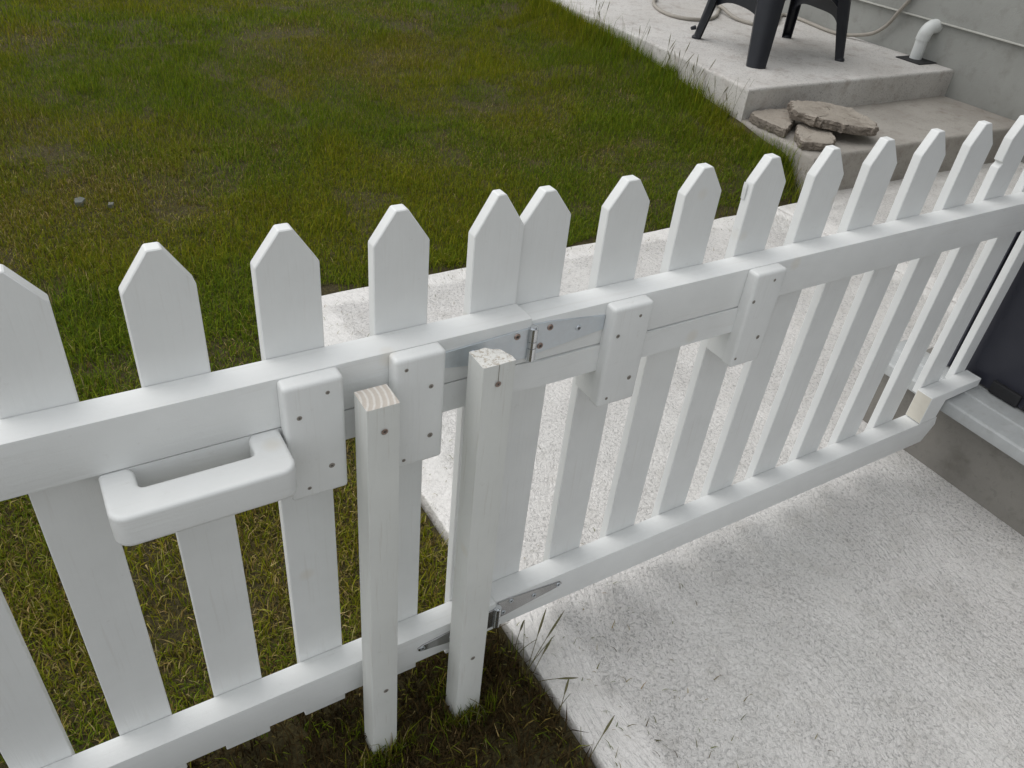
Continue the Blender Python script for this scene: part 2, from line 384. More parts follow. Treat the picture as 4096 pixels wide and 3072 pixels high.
# ------------------------------------------------------------------ the two hinged picket panels
W, T, DR = 0.070, 0.017, 0.041
def picket(parent, x, zt, zsl, zsr, tl, tr, zb, lean=0.0, notch=None, xr=None, y0=0.0, name='picket'):
    """x: left edge at the top rail, lean: dx per m of height"""
    xa = lambda z: x + lean*(z-0.755)
    Wd = (xr-x) if xr else W
    pts = [(xa(zb), zb), (xa(zb)+Wd, zb), (xa(zsr)+Wd, zsr), (tr, zt), (tl, zt), (xa(zsl), zsl)]
    if notch:
        z = notch; pts += [(xa(z+.004), z+.004), (xa(z)+.0075, z+.0015), (xa(z)+.0070, z-.0025), (xa(z-.008), z-.0085)]
    bm = prism(pts, 'y', y0, y0+T, 0.0012, 1)
    return build(name, bm, M['paint_v'], parent, smooth=25)

gate = thing('gate_panel', 'white picket gate panel standing over the lawn, with two screwed retaining blocks', 'gate', (0.20, 0.0, 0.03))
LP = [(-0.2185, .9125, .871, .871, -.191, -.176), (-0.0882, .9130, .871, .871, -.061, -.046), (0.0410, .9125, .873, .8745, .068, .083),
      (0.1712, .9117, .8690, .8685, .2010, .2150), (0.2998, .9114, .8729, .8690, .3284, .3430),
      (0.4318, .9139, .8745, .8722, .4591, .4740), (0.5612, .9143, .8649, .8689, .5905, .6010)]
for i, (x, zt, a, b2, tl, tr) in enumerate(LP):
    picket(gate, x, zt, a, b2, tl, tr, 0.030+0.002*math.sin(i*3.1))
X0L, X1L = -0.236, 0.6312
build('top_rail', box(X0L, X1L, -DR, -0.0004, 0.6902, 0.7582, 0.0016), M['paint_h'], gate, smooth=30)
build('bottom_rail', box(X0L, X1L, -DR, -0.0004, 0.1115, 0.1818, 0.0016), M['paint_h'], gate, smooth=30)

fence = thing('gate_panel', 'long white picket panel over the concrete path, running to the house sill', 'gate', (0.6359, 0.0065, 0.03))
fence.rotation_euler = (0, 0, -0.0021)
WORG[fence.name] = Vector((0.6359, 0.0, 0.03))        # local frame starts at the hinge line
RP = [(0.6337, .9066, .8653, .8697, .6615, .6772, .6335), (0.7662, .9040, .8657, .8689, .7917, .8103, .7690), (0.8985, .9058, .8681, .8669, .9227, .9401, .8995),
      (1.0310, .9054, .8681, .8640, 1.0550, 1.0722, 1.0292), (1.1645, .9043, .8626, .8595, 1.1890, 1.2046, 1.1600), (1.2960, .9052, .8642, .8628, 1.3185, 1.3361, 1.2905),
      (1.4290, .9066, .8660, .8626, 1.4530, 1.4690, 1.4235), (1.5660, .9082, .8690, .8676, 1.5870, 1.6050, 1.5555), (1.6970, .9075, .8685, .8670, 1.7190, 1.7360, 1.6885),
      (1.8280, .9075, .8690, .8670, 1.8560, 1.8720, 1.8180), (1.9560, .9075, .8690, .8670, 1.9840, 2.0000, 1.9480)]
for i, (x, zt, a, b2, tl, tr, xlow) in enumerate(RP):
    lean = (x-xlow)/0.573
    zb = 0.036 + 0.0012*i if i < 9 else 0.2362
    picket(fence, x, zt, a, b2, tl, tr, zb, lean, notch=0.822 if i == 8 else None, xr=x+(0.0720 if i < 1 else 0.0700) if i < 10 else x+0.044)
# the sliver splitting off beside the shoulder of one picket
bm = prism([(1.0298, 0.840), (1.0306, 0.842), (1.0305, 0.862), (1.0288, 0.867), (1.0282, 0.858)], 'y', 0.009, 0.0165, 0.0006, 1)
build('splinter', bm, M['paint_v'], fence)
build('top_rail', box(0.6332, 1.996, -DR, -0.0004, 0.6830, 0.7500, 0.0016), M['paint_h'], fence, smooth=30)
bm = prism([(0.6332, 0.1045), (1.858, 0.1045), (1.8855, 0.152), (1.8765, 0.1772), (0.6332, 0.1772)], 'y', -DR, -0.0004, 0.0014, 2)
build('bottom_rail', bm, M['paint_h'], fence, smooth=30)
bm = prism([(1.806, 0.1785), (1.868, 0.1785), (1.874, 0.2300), (1.9995, 0.2350), (1.9995, 0.2590), (1.806, 0.2555)], 'y', -DR-0.0006, -0.0004, 0.0012, 1)
for f in bm.faces:
    if f.normal.x < -0.9: f.material_index = 1
build('sill_rail', bm, [M['paint_h'], M['bare']], fence, smooth=30)

def screw_hole(parent, x, y, z, r=0.0042, mt=None, tilt=0.0):
    """countersunk screw seen as a small dish with a cross-headed screw"""
    bm = bmesh.new()
    rings = []
    for rr, yy in ((r*1.25, y-0.0003), (r, y-0.0006), (r*0.75, y-0.0004)):
        rings.append([bm.verts.new((x+rr*math.cos(k*math.pi/5), yy, z+rr*math.sin(k*math.pi/5))) for k in range(10)])
    for a, c in zip(rings, rings[1:]):
        for k in range(10): bm.faces.new((a[k], a[(k+1) % 10], c[(k+1) % 10], c[k]))
    bm.faces.new(rings[-1])
    n0 = len(bm.faces)
    for ang in (0.4+tilt, 0.4+tilt+math.pi/2):
        u = Vector((math.cos(ang), 0, math.sin(ang)))*r*0.6; w = Vector((-math.sin(ang), 0, math.cos(ang)))*r*0.14
        c = Vector((x, y-0.0008, z))
        f = bm.faces.new([bm.verts.new(c+s*u+t*w) for s, t in ((-1, -1), (1, -1), (1, 1), (-1, 1))]); f.material_index = 1
    recalc(bm)
    return build('screw', bm, [mt or M['hole'], M['steel_dark']], parent)

def retaining_block(parent, x0, x1, z0, z1, screws, ybar=-DR, spacer_top=0.641):
    bm = box(x0, x1, ybar-0.0203, ybar-0.0004, z0, z1)
    e = [e for e in bm.edges if any(v.co.y < ybar-0.01 for v in e.verts)]
    bev(bm, 0.0058, 3, e)
    o = build('retaining_block', bm, M['paint_v'], parent, smooth=50)
    build('spacer', box(x0+0.001, x1-0.001, ybar-0.0002, -0.0006, z0+0.004, spacer_top, 0.001, 1), M['paint_v'], o, smooth=30)
    for i, (sx, sz) in enumerate(screws): screw_hole(o, sx, ybar-0.0204, sz, 0.0026+0.0005*((i*7) % 3-1), tilt=i)
    return o
retaining_block(gate, 0.3000, 0.3698, 0.5865, 0.7565, [(.350, .739), (.316, .713), (.350, .629), (.321, .603)])
retaining_block(gate, 0.4320, 0.4985, 0.5880, 0.7570, [(.446, .742), (.479, .709), (.480, .631), (.444, .601)])
retaining_block(fence, 0.7570, 0.8262, 0.5790, 0.7490, [(.804, .730), (.770, .704), (.808, .622), (.772, .594)], spacer_top=0.633)
retaining_block(fence, 1.0262, 1.0915, 0.5760, 0.7490, [(1.067, .733), (1.034, .701), (1.071, .627), (1.033, .594)], spacer_top=0.634)

# sliding bar with its pull handle, locking the two panels in line
bolt = thing('slide_bolt', 'white wooden sliding bar with rounded pull handle under the top rails', 'bolt', (0.2, -0.02, 0.645))
bm = bmesh.new()
secs = [(0.1105, 0.6890, 0.6445), (0.62, 0.6880, 0.6430), (0.66, 0.6812, 0.6375), (1.062, 0.6812, 0.6365)]
rings = [[bm.verts.new((x, y, z)) for y, z in ((-DR+0.0005+(0.003 if x > .64 else 0), zb), (-DR+0.0005+(0.003 if x > .64 else 0), zt), (-0.001+(0.004 if x > .64 else 0), zt), (-0.001+(0.004 if x > .64 else 0), zb))] for x, zt, zb in secs]
for a, c in zip(rings, rings[1:]):
    for k in range(4): bm.faces.new((a[k], a[(k+1) % 4], c[(k+1) % 4], c[k]))
bm.faces.new(rings[0]); bm.faces.new(rings[-1]); recalc(bm)
build('bar', bm, M['paint_h'], bolt, smooth=30)
def arc(cx, cy, r, a0, a1, n=5): return [(cx+r*math.cos(R(a0+(a1-a0)*i/n)), cy+r*math.sin(R(a0+(a1-a0)*i/n))) for i in range(n+1)]
xo0, xo1, yo, yb = 0.1085, 0.2970, -0.1135, -DR-0.0003
xi0, xi1, yi = 0.1425, 0.2610, -0.0735
pts = [(xo0, yb)] + arc(xo0+.017, yo+.017, .017, 180, 270) + arc(xo1-.017, yo+.017, .017, 270, 360) + [(xo1, yb), (xi1+.003, yb)] + \
      [(xi1, yb-.006)] + arc(xi1-.006, yi+.006, .006, 0, -90, 3) + arc(xi0+.006, yi+.006, .006, 270, 180, 3) + [(xi0, yb-.006), (xi0-.003, yb)]
bm = prism(pts, 'z', 0.6475, 0.6895)
e = [e for e in bm.edges if abs(e.verts[0].co.z-e.verts[1].co.z) < 1e-6 and not all(abs(v.co.y-yb) < 1e-5 for v in e.verts)]
bev(bm, 0.0075, 4, e)
build('handle', bm, M['paint_h'], bolt, smooth=60)

# strap hinges
def plate(pts, y0, y1): return prism(pts, 'y', y1, y0, 0.0004, 1)
def hinge(label, zc, xpin, rpts, lpts, rs, ls, yfl, yfr, knuckle_h, zm='zinc'):
    h = thing('strap_hinge', label, 'hinge', (xpin, yfl, zc))
    r = build('strap', plate(rpts, yfr-0.0028, yfr-0.0002), M[zm], h, smooth=30)
    l = build('strap', plate(lpts, yfl-0.0028, yfl-0.0002), M[zm], h, smooth=30)
    for (x, z, mt) in rs: screw_head(r, x, yfr-0.0028, z, mt)
    for (x, z, mt) in ls: screw_head(l, x, yfl-0.0028, z, mt)
    yp = (yfl+yfr)/2-0.0062
    for k, (a, c) in enumerate(((0.0, 0.40), (0.40, 0.60), (0.60, 1.0))):
        z0 = zc-knuckle_h/2+a*knuckle_h+0.0004; z1 = zc-knuckle_h/2+c*knuckle_h-0.0004
        build('knuckle', tube([(xpin, yp, z0), (xpin, yp, z1)], 0.0070, 16), M['pin'], h, smooth=40)
    build('pin', tube([(xpin, yp, zc-knuckle_h/2-0.0015), (xpin, yp, zc+knuckle_h/2+0.0015)], 0.0046, 12), M['pin'], h, smooth=40)
    return h
def screw_head(parent, x, y, z, mt, r=0.0048):
    bm = bmesh.new(); rings = []
    for rr, yy in ((r, y-0.0001), (r*0.92, y-0.0012), (r*0.62, y-0.0014), (r*0.55, y-0.0009)):
        rings.append([bm.verts.new((x+rr*math.cos(k*math.pi/6), yy, z+rr*math.sin(k*math.pi/6))) for k in range(12)])
    for a, c in zip(rings, rings[1:]):
        for k in range(12): bm.faces.new((a[k], a[(k+1) % 12], c[(k+1) % 12], c[k]))
    bm.faces.new(rings[-1])
    for ang in (0.5+x*90, 0.5+x*90+math.pi/2):
        u = Vector((math.cos(ang), 0, math.sin(ang)))*r*0.5; w = Vector((-math.sin(ang), 0, math.cos(ang)))*r*0.15
        c = Vector((x, y-0.0016, z)); f = bm.faces.new([bm.verts.new(c+s*u+t*w) for s, t in ((-1, -1), (1, -1), (1, 1), (-1, 1))]); f.material_index = 1
    recalc(bm); return build('screw', bm, [mt, M['steel_dark']], parent, smooth=40)
CU, ZN = M['copper'], M['zinc']
YR = -DR+0.0065-0.0002
hinge('galvanised strap hinge across the seam of the top rails, above the taller post', 0.7210, 0.6325,
      [(0.6375, 0.6960), (0.664, 0.6985), (0.7562, 0.7085), (0.7562, 0.7315), (0.664, 0.7435), (0.6375, 0.7445)],
      [(0.6275, 0.6985), (0.6275, 0.7450), (0.600, 0.7445), (0.4995, 0.7395), (0.4995, 0.7175), (0.600, 0.7000)],
      [(0.664, 0.7345, CU), (0.712, 0.7215, ZN), (0.651, 0.7085, CU)], [(0.609, 0.7370, CU), (0.590, 0.7060, CU), (0.545, 0.7290, ZN)], -DR, YR, 0.050)
hinge('small galvanised strap hinge low on the bottom rails, beside the concrete edge', 0.1490, 0.6325,
      [(0.6375, 0.1320), (0.660, 0.1330), (0.768, 0.1490), (0.7735, 0.1545), (0.768, 0.1615), (0.660, 0.1745), (0.6375, 0.1750)],
      [(0.6275, 0.1240), (0.6275, 0.1700), (0.600, 0.1690), (0.492, 0.1560), (0.4825, 0.1510), (0.4840, 0.1450), (0.490, 0.1420), (0.600, 0.1240)],
      [(0.664, 0.1665, ZN), (0.713, 0.1545, ZN), (0.650, 0.1430, ZN), (0.765, 0.1555, ZN)], [(0.491, 0.1490, ZN), (0.545, 0.148, ZN), (0.600, 0.148, ZN)], -DR, YR, 0.048, 'zinc_smooth')

# ------------------------------------------------------------------ stop posts set in the lawn
def post(label, x0, x1, y0, y1, z1, topmat, screws, skew, chip=False):
    p = thing('post', label, 'post', ((x0+x1)/2, (y0+y1)/2, -0.03))
    bm = bmesh.new()
    dx, dy = skew
    nz = 8; rings = []
    for i in range(nz+1):
        z = -0.22+(z1+0.22)*i/nz; s = 1+0.05*(1-i/nz)
        cx, cy = (x0+x1)/2+dx*(1-i/nz), (y0+y1)/2+dy*(1-i/nz); hx, hy = (x1-x0)/2*s, (y1-y0)/2*s
        rings.append([bm.verts.new((cx+a*hx, cy+c*hy, z)) for a, c in ((-1, -1), (1, -1), (1, 1), (-1, 1))])
    for a, c in zip(rings, rings[1:]):
        for k in range(4): bm.faces.new((a[k], a[(k+1) % 4], c[(k+1) % 4], c[k]))
    bm.faces.new(rings[0]); top = bm.faces.new(rings[-1]); recalc(bm)
    bev(bm, 0.0022, 2, [e for e in bm.edges if len(set(round(v.co.z, 5) for v in e.verts)) > 1])
    for f in bm.faces:
        if f.normal.z > 0.9: f.material_index = 1
    if chip:
        tops = [f for f in bm.faces if f.normal.z > 0.9]
        bmesh.ops.triangulate(bm, faces=tops)
        tops = [f for f in bm.faces if f.normal.z > 0.9]
        bmesh.ops.subdivide_edges(bm, edges=list({e for f in tops for e in f.edges}), cuts=3, use_grid_fill=True)
        for v in bm.verts:
            if v.co.z > z1-0.001:
                d = (Vector((x1, y1))-v.co.xy).length
                v.co.z += 0.0016*mnoise.noise(v.co*260)
                if d < 0.020: v.co.z -= 0.005*(1-d/0.020)**0.6; v.co.xy += (Vector(((x0+x1)/2, (y0+y1)/2))-v.co.xy)*0.12
    o = build('shaft', bm, [M['paint_worn'], topmat], p, smooth=35)
    for i, (sx, sz) in enumerate(screws):
        screw_hole(p, sx, y0+dy*(1-(sz+.22)/(z1+.22))-0.001, sz, 0.0034, M['copper'] if i == 0 else M['hole'], tilt=i*1.3)
    return p
post('short white stop post with a bare sawn wooden top', 0.3800, 0.4205, -0.1010, -0.0620, 0.7305, M['end_grain'], [(.401, .695), (.401, .174)], (-0.001, 0.0))
p2 = post('taller white stop post with a chipped painted top, in front of the seam', 0.5270, 0.5725, -0.1010, -0.0630, 0.7475, M['chipped'], [(.549, .719), (.554, .156)], (0.006, 0.0), chip=True)
build('crack', box(0.5486, 0.5492, -0.1017, -0.1006, 0.722, 0.7468), M['hole'], p2)

# ------------------------------------------------------------------ things on the patio
# monobloc garden chair
Z2 = 0.320
chair = thing('garden_chair', 'dark anthracite plastic garden chair standing on the concrete patio', 'chair', (3.74, 2.42, Z2))
def loft(secs):
    bm = bmesh.new(); rings = [[bm.verts.new(p) for p in s] for s in secs]; n = len(rings[0])
    for a, c in zip(rings, rings[1:]):
        for k in range(n): bm.faces.new((a[k], a[(k+1) % n], c[(k+1) % n], c[k]))
    bm.faces.new(rings[0]); bm.faces.new(rings[-1]); recalc(bm); return bm
def leg(foot, top, w0, w1, d0, d1, ang, n=8, bend=0.0):
    secs = []
    u = Vector((math.cos(ang), math.sin(ang), 0)); v = Vector((-math.sin(ang), math.cos(ang), 0))
    for i in range(n+1):
        t = i/n; c = Vector(foot).lerp(Vector(top), t)+u*bend*math.sin(math.pi*t)
        w = (w0+(w1-w0)*t)/2; d = (d0+(d1-d0)*t)/2
        # shallow channel section: a bowed outer face and two returns
        sec = [(-1, -.2), (-.55, -.85), (0, -1), (.55, -.85), (1, -.2), (1, 1), (.86, 1), (.80, .05), (.4, -.45), (0, -.55), (-.4, -.45), (-.80, .05), (-.86, 1), (-1, 1)]
        secs.append([c+u*w*a+v*d*q for a, q in sec])
    return build('leg', loft(secs), M['plastic'], chair, smooth=40)
ST = Z2+0.40
A, B_, C_, D_ = (3.476, 2.716, Z2), (3.385, 2.158, Z2), (4.115, 2.640, Z2), (4.022, 2.160, Z2)
leg(B_, (3.440, 2.225, ST), 0.095, 0.140, 0.050, 0.075, R(-38))
leg(A, (3.520, 2.640, ST), 0.046, 0.075, 0.040, 0.060, R(-150))
leg(C_, (4.060, 2.600, ST), 0.054, 0.072, 0.045, 0.06, R(135))
leg(D_, (3.965, 2.230, ST), 0.042, 0.095, 0.040, 0.06, R(20))
for fx, fy, rr in ((3.476, 2.716, 0.027), (4.022, 2.160, 0.024), (4.115, 2.640, 0.026)):
    build('foot', tube([(fx, fy, Z2+0.0005), (fx, fy, Z2+0.010), (fx, fy, Z2+0.016)], [rr, rr, rr*0.8], 14), M['plastic'], chair, smooth=40)
build('stacking_knob', tube([(3.452, 2.716, Z2+0.058), (3.428, 2.722, Z2+0.052)], [0.012, 0.009], 10), M['plastic'], chair, smooth=40)
# seat shell, aprons with arches
def shell(fx, nu, nv, th, name):
    bm = bmesh.new(); top = [[bm.verts.new(fx(i/nu, j/nv)) for j in range(nv+1)] for i in range(nu+1)]
    for i in range(nu):
        for j in range(nv): bm.faces.new((top[i][j], top[i+1][j], top[i+1][j+1], top[i][j+1]))
    recalc(bm); bmesh.ops.solidify(bm, geom=bm.faces[:], thickness=th)
    return build(name, bm, M['plastic'], chair, smooth=40)
def quad(p00, p10, p11, p01, u, v):
    return Vector(p00)*(1-u)*(1-v)+Vector(p10)*u*(1-v)+Vector(p11)*u*v+Vector(p01)*(1-u)*v
shell(lambda u, v: quad((3.43, 2.22, ST+.03), (3.99, 2.22, ST), (4.06, 2.61, ST), (3.51, 2.65, ST+.03), u, v)-Vector((0, 0, 0.03*math.sin(math.pi*u)*math.sin(math.pi*v))), 12, 12, 0.006, 'seat')
def apron(a, c, z_top, zmid, zend, name, pw=2.6):
    def f(u, v):
        p = Vector(a).lerp(Vector(c), u); e = abs(2*u-1)**pw
        zb = zmid+(zend-zmid)*e; return Vector((p.x, p.y, z_top+(zb-z_top)*v))
    shell(f, 24, 4, 0.006, name)
apron((3.985, 2.200, 0), (4.080, 2.615, 0), ST, 0.530, 0.470, 'apron', 5.0)
apron((3.440, 2.225, 0), (3.968, 2.226, 0), ST+.02, 0.64, 0.56, 'apron')
apron((3.430, 2.215, 0), (3.515, 2.650, 0), ST+.03, 0.545, 0.50, 'apron')
apron((3.520, 2.640, 0), (4.060, 2.600, 0), ST+.02, 0.64, 0.56, 'apron')
for y0, y1 in ((2.215, 2.225), (2.645, 2.605)):
    build('armrest', tube(smooth_path([(3.45, y0, ST), (3.44, y0, ST+.16), (3.50, y0-.0, ST+.225), (3.75, (y0+y1)/2, ST+.235), (4.02, y1, ST+.25)]), 0.024, 10), M['plastic'], chair, smooth=50)
for k in range(7):
    t = k/6; y = 2.235+0.36*t
    build('back_slat', tube(smooth_path([(3.985+.06*t, y, ST), (4.06+.03*t, y, ST+.20), (4.14, y, ST+.42)]), 0.016, 8), M['plastic'], chair, smooth=50)
build('back_rail', tube(smooth_path([(4.02, 2.215, ST+.25), (4.12, 2.23, ST+.41), (4.15, 2.42, ST+.47), (4.13, 2.60, ST+.41), (4.05, 2.61, ST+.25)]), 0.022, 10), M['plastic'], chair, smooth=50)

# garden hose
hr = 0.0105; zh = Z2+hr+0.0005
hp = [(3.92, 3.62, zh), (3.80, 3.50, zh), (3.705, 3.33, zh), (3.68, 3.18, zh), (3.74, 3.08, zh), (3.87, 3.065, zh), (4.00, 3.13, zh), (4.10, 3.22, zh), (4.22, 3.33, zh+.004), (4.26, 3.45, zh+.012),
      (4.20, 3.40, zh+.026), (4.15, 3.25, zh+.024), (4.10, 3.10, zh+.008), (4.09, 2.98, zh), (4.14, 2.89, zh), (4.28, 2.90, zh), (4.42, 3.00, zh), (4.56, 3.10, zh), (4.60, 3.02, zh), (4.57, 2.86, zh), (4.535, 2.70, zh), (4.545, 2.60, zh+.001),
      (4.575, 2.52, zh+.014), (4.602, 2.425, zh+.047), (4.608, 2.355, zh+.11), (4.604, 2.312, zh+.185), (4.606, 2.27, zh+.26), (4.608, 2.20, zh+.40), (4.610, 2.12, zh+.55)]
build('hose', tube(smooth_path(hp, 10), hr, 12), M['hose'], None, smooth=60)
tag(bpy.data.objects['hose'], 'beige garden hose coiled on the patio and rising up the wall', 'hose')

# drain pipe and grate plate
drain = build('drain_cover', box(4.478, 4.634, 1.985, 2.145, Z2+0.0008, Z2+0.006, 0.002), M['rubber']); tag(drain, 'flat black square drain cover set at the foot of the wall', 'drain cover')
pipe = thing('drain_pipe', 'white plastic elbow pipe dropping from the wall into the black drain cover', 'pipe', (4.575, 2.085, Z2))
pp = [(4.575, 2.085, Z2+0.006), (4.575, 2.085, Z2+.115)]
build('downpipe', tube(pp, 0.033, 20), M['pvc'], pipe, smooth=50)
el = [(4.575, 2.085, Z2+.105), (4.575, 2.083, Z2+.135)] + [(4.575+.045*(1-math.cos(R(a))), 2.083-.012*a/90, Z2+.135+.043*math.sin(R(a))) for a in range(15, 91, 15)] + [(4.645, 2.07, Z2+.1785)]
build('elbow', tube(el, 0.0375, 20), M['pvc'], pipe, smooth=50)

# broken paving stones on the step
def broken_stone(name, label, pts, z0, th, tilt=(0, 0), cat='stone', mt=None, seed=0, amp=0.006, group=None, jit=0.005):
    rnd = random.Random(seed); out = []
    n = len(pts)
    for i in range(n):
        a = Vector((*pts[i], 0)); c = Vector((*pts[(i+1) % n], 0)); k = max(2, int((c-a).length/(0.028 if jit < .003 else 0.014)))
        for j in range(k):
            p = a.lerp(c, j/k); out.append((p.x+rnd.uniform(-jit, jit), p.y+rnd.uniform(-jit, jit)))
    cx = sum(p[0] for p in out)/len(out); cy = sum(p[1] for p in out)/len(out)
    bm = bmesh.new(); rings = []
    for f, z in ((0.955, 0), (0.985, 0.15), (1.0, 0.32), (0.99, 0.48), (1.0, 0.64), (0.985, 0.80), (0.97, 0.94), (0.93, 1.0), (0.80, 1.0), (0.6, 1.0), (0.25, 1.0)):
        rings.append([bm.verts.new((cx+(x-cx)*f+rnd.uniform(-jit, jit)*.6, cy+(y-cy)*f+rnd.uniform(-jit, jit)*.6, z*th)) for x, y in out])
    m2 = len(out)
    for r_, (a, c) in enumerate(zip(rings, rings[1:])):
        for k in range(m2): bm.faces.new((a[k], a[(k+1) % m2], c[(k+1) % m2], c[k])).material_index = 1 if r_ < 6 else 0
    bm.faces.new(rings[-1]); bm.faces.new(rings[0]); recalc(bm)
    for v in bm.verts:
        if v.co.z > th*0.1: v.co.z += amp*0.5*(mnoise.noise(v.co*17+Vector((seed, 0, 0)))+0.5*mnoise.noise(v.co*60))
    Rm = Matrix.Rotation(R(tilt[1]), 4, 'Y') @ Matrix.Rotation(R(tilt[0]), 4, 'X')
    for v in bm.verts:
        q = Rm @ Vector((v.co.x-cx, v.co.y-cy, v.co.z)); v.co = Vector((q.x+cx, q.y+cy, q.z+z0))
    return tag(build(name, bm, [mt or M['stone'], mt or M['stone_edge']], None, smooth=25), label, cat, group)
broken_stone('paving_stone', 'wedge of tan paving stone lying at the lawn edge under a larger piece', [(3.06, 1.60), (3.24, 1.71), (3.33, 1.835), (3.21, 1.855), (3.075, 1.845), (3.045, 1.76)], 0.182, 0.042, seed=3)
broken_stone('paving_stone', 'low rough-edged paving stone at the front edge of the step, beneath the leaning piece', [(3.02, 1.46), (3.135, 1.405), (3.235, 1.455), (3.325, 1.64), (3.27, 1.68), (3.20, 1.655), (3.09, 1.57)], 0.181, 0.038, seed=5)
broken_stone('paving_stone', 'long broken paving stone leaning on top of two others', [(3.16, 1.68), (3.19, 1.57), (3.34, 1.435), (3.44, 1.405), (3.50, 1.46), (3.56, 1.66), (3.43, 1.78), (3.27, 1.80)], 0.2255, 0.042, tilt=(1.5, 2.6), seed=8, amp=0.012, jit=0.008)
# stones lying in the lawn and a pebble on the path
broken_stone('field_stone', 'bluish grey stone half sunk in the dry lawn patch', [(0.222, 2.135), (0.245, 2.132), (0.258, 2.16), (0.246, 2.18), (0.224, 2.172)], float(lawn_z(.24, 2.15))-0.006, 0.024, mt=M['greystone'], seed=11, amp=0.003, jit=0.0012)
broken_stone('field_stone', 'smaller pale grey stone sunk in the dry lawn patch', [(0.318, 2.104), (0.337, 2.106), (0.341, 2.124), (0.325, 2.130)], float(lawn_z(.33, 2.12))-0.004, 0.018, mt=M['greystone'], seed=13, amp=0.003, jit=0.001)
broken_stone('pebble', 'tiny white pebble lying on the concrete path', [(0.996, -0.249), (1.004, -0.248), (1.006, -0.242), (0.999, -0.240)], 0.0005, 0.006, mt=M['pebble'], seed=17, amp=0.001, cat='pebble', jit=0.0004)

# ------------------------------------------------------------------ grass
POSTS = [(0.38, 0.4205, -0.101, -0.062), (0.527, 0.5725, -0.101, -0.063)]
def blade_mesh(name, base, hgt, wid, yaw, lean, curl, col, simple=False):
    """five-vertex blades; arrays of n"""
    n = len(hgt)
    d = np.stack([np.cos(yaw), np.sin(yaw), np.zeros(n)], 1); s = np.stack([-np.sin(yaw), np.cos(yaw), np.zeros(n)], 1)
    up = np.array([0, 0, 1.0])
    l1 = lean*0.5; l2 = lean+curl
    m1 = base+(d*np.sin(l1)[:, None]+up*np.cos(l1)[:, None])*(hgt*0.5)[:, None]
    tp = m1+(d*np.sin(l2)[:, None]+up*np.cos(l2)[:, None])*(hgt*0.5)[:, None]
    w = (wid/2)[:, None]
    k5 = 3 if simple else 5
    V = np.stack([base-s*w, base+s*w, tp] if simple else [base-s*w, base+s*w, m1+s*w*0.8, m1-s*w*0.8, tp], 1).reshape(-1, 3)
    me = bpy.data.meshes.new(name)
    me.vertices.add(k5*n); me.vertices.foreach_set('co', V.astype(np.float32).ravel())
    k = (np.arange(n)*k5)[:, None]
    L = (k+np.array([[0, 1, 2]])).ravel() if simple else np.concatenate([k+np.array([[0, 1, 2, 3]]), k+np.array([[3, 2, 4]])], 1).ravel()
    me.loops.add(len(L)); me.loops.foreach_set('vertex_index', L.astype(np.int32))
    me.polygons.add(n if simple else 2*n)
    st = np.arange(n)*3 if simple else np.stack([np.arange(n)*7, np.arange(n)*7+4], 1).ravel()
    me.polygons.foreach_set('loop_start', st.astype(np.int32))
    me.update(calc_edges=True); me.validate()
    ca = me.color_attributes.new('blade_colour', 'FLOAT_COLOR', 'POINT')
    C4 = np.concatenate([np.repeat(col, k5, 0), np.ones((k5*n, 1))], 1)
    ca.data.foreach_set('color', C4.astype(np.float32).ravel())
    me.materials.append(M['grass'])
    o = bpy.data.objects.new(name, me); COL.objects.link(o); return o

def dryness(x, y):
    d = 0.42*n_a(x+9, y+4, 1.35)+0.30*n_b(x, y, 3.1)+0.26*n_c(x, y, 7.0)
    d = d - 0.07 + 0.26*np.exp(-(((x-0.55)/0.55)**2+((y-2.25)/0.40)**2)) + 0.22*np.exp(-(((x-2.25)/0.22)**2+((y-2.3)/0.22)**2))
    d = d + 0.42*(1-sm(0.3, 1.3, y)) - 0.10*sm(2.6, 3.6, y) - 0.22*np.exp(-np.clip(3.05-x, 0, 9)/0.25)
    d = d - 0.25*np.exp(-np.abs(y-1.45)/0.10)
    return np.clip(d, 0, 1)
def palette(dry, m, lush=0.5):
    greens = np.array([(0.145, 0.190, 0.011), (0.185, 0.210, 0.011), (0.250, 0.245, 0.018), (0.105, 0.140, 0.011)])
    drys = np.array([(0.280, 0.225, 0.060), (0.215, 0.165, 0.045), (0.420, 0.335, 0.140), (0.130, 0.095, 0.030)])
    isdry = rng.random(m) < np.clip(0.02+1.25*(dry-0.30), 0.04, 0.72)
    ci = rng.integers(0, 4, m)
    col = np.where(isdry[:, None], drys[ci], greens[ci])
    lu = np.broadcast_to(np.asarray(lush, float), (m,))[:, None]
    tint = np.array([0.84, 1.0, 1.0])*lu+np.array([1.09, 1.05, 0.95])*(1-lu)
    col = np.where(isdry[:, None], col, col*tint)
    yel = (sm(0.42, 0.62, dry)*0.55*rng.random(m))[:, None]
    col = np.where(isdry[:, None], col, col*(1-yel)+np.array([0.19, 0.165, 0.014])*yel)
    return col*(0.72+0.56*rng.random((m, 1)))*(0.92+0.16*rng.random((m, 3))), isdry
def allowed(x, y):
    ok = ~((x > 0.703-0.022*n_b(x, y, 11.0)) & (y < 1.358+0.060*n_b(x, y, 7.0))) & (x < 3.12+0.0*y)
    ok &= ~((x > 3.01) & (y < 1.93)) & ~((x > 3.05) & (y < 2.4))
    for a, b2, c, d in POSTS: ok &= ~((x > a-.002) & (x < b2+.002) & (y > c-.002) & (y < d+.002))
    return ok
BX, BH = [], []
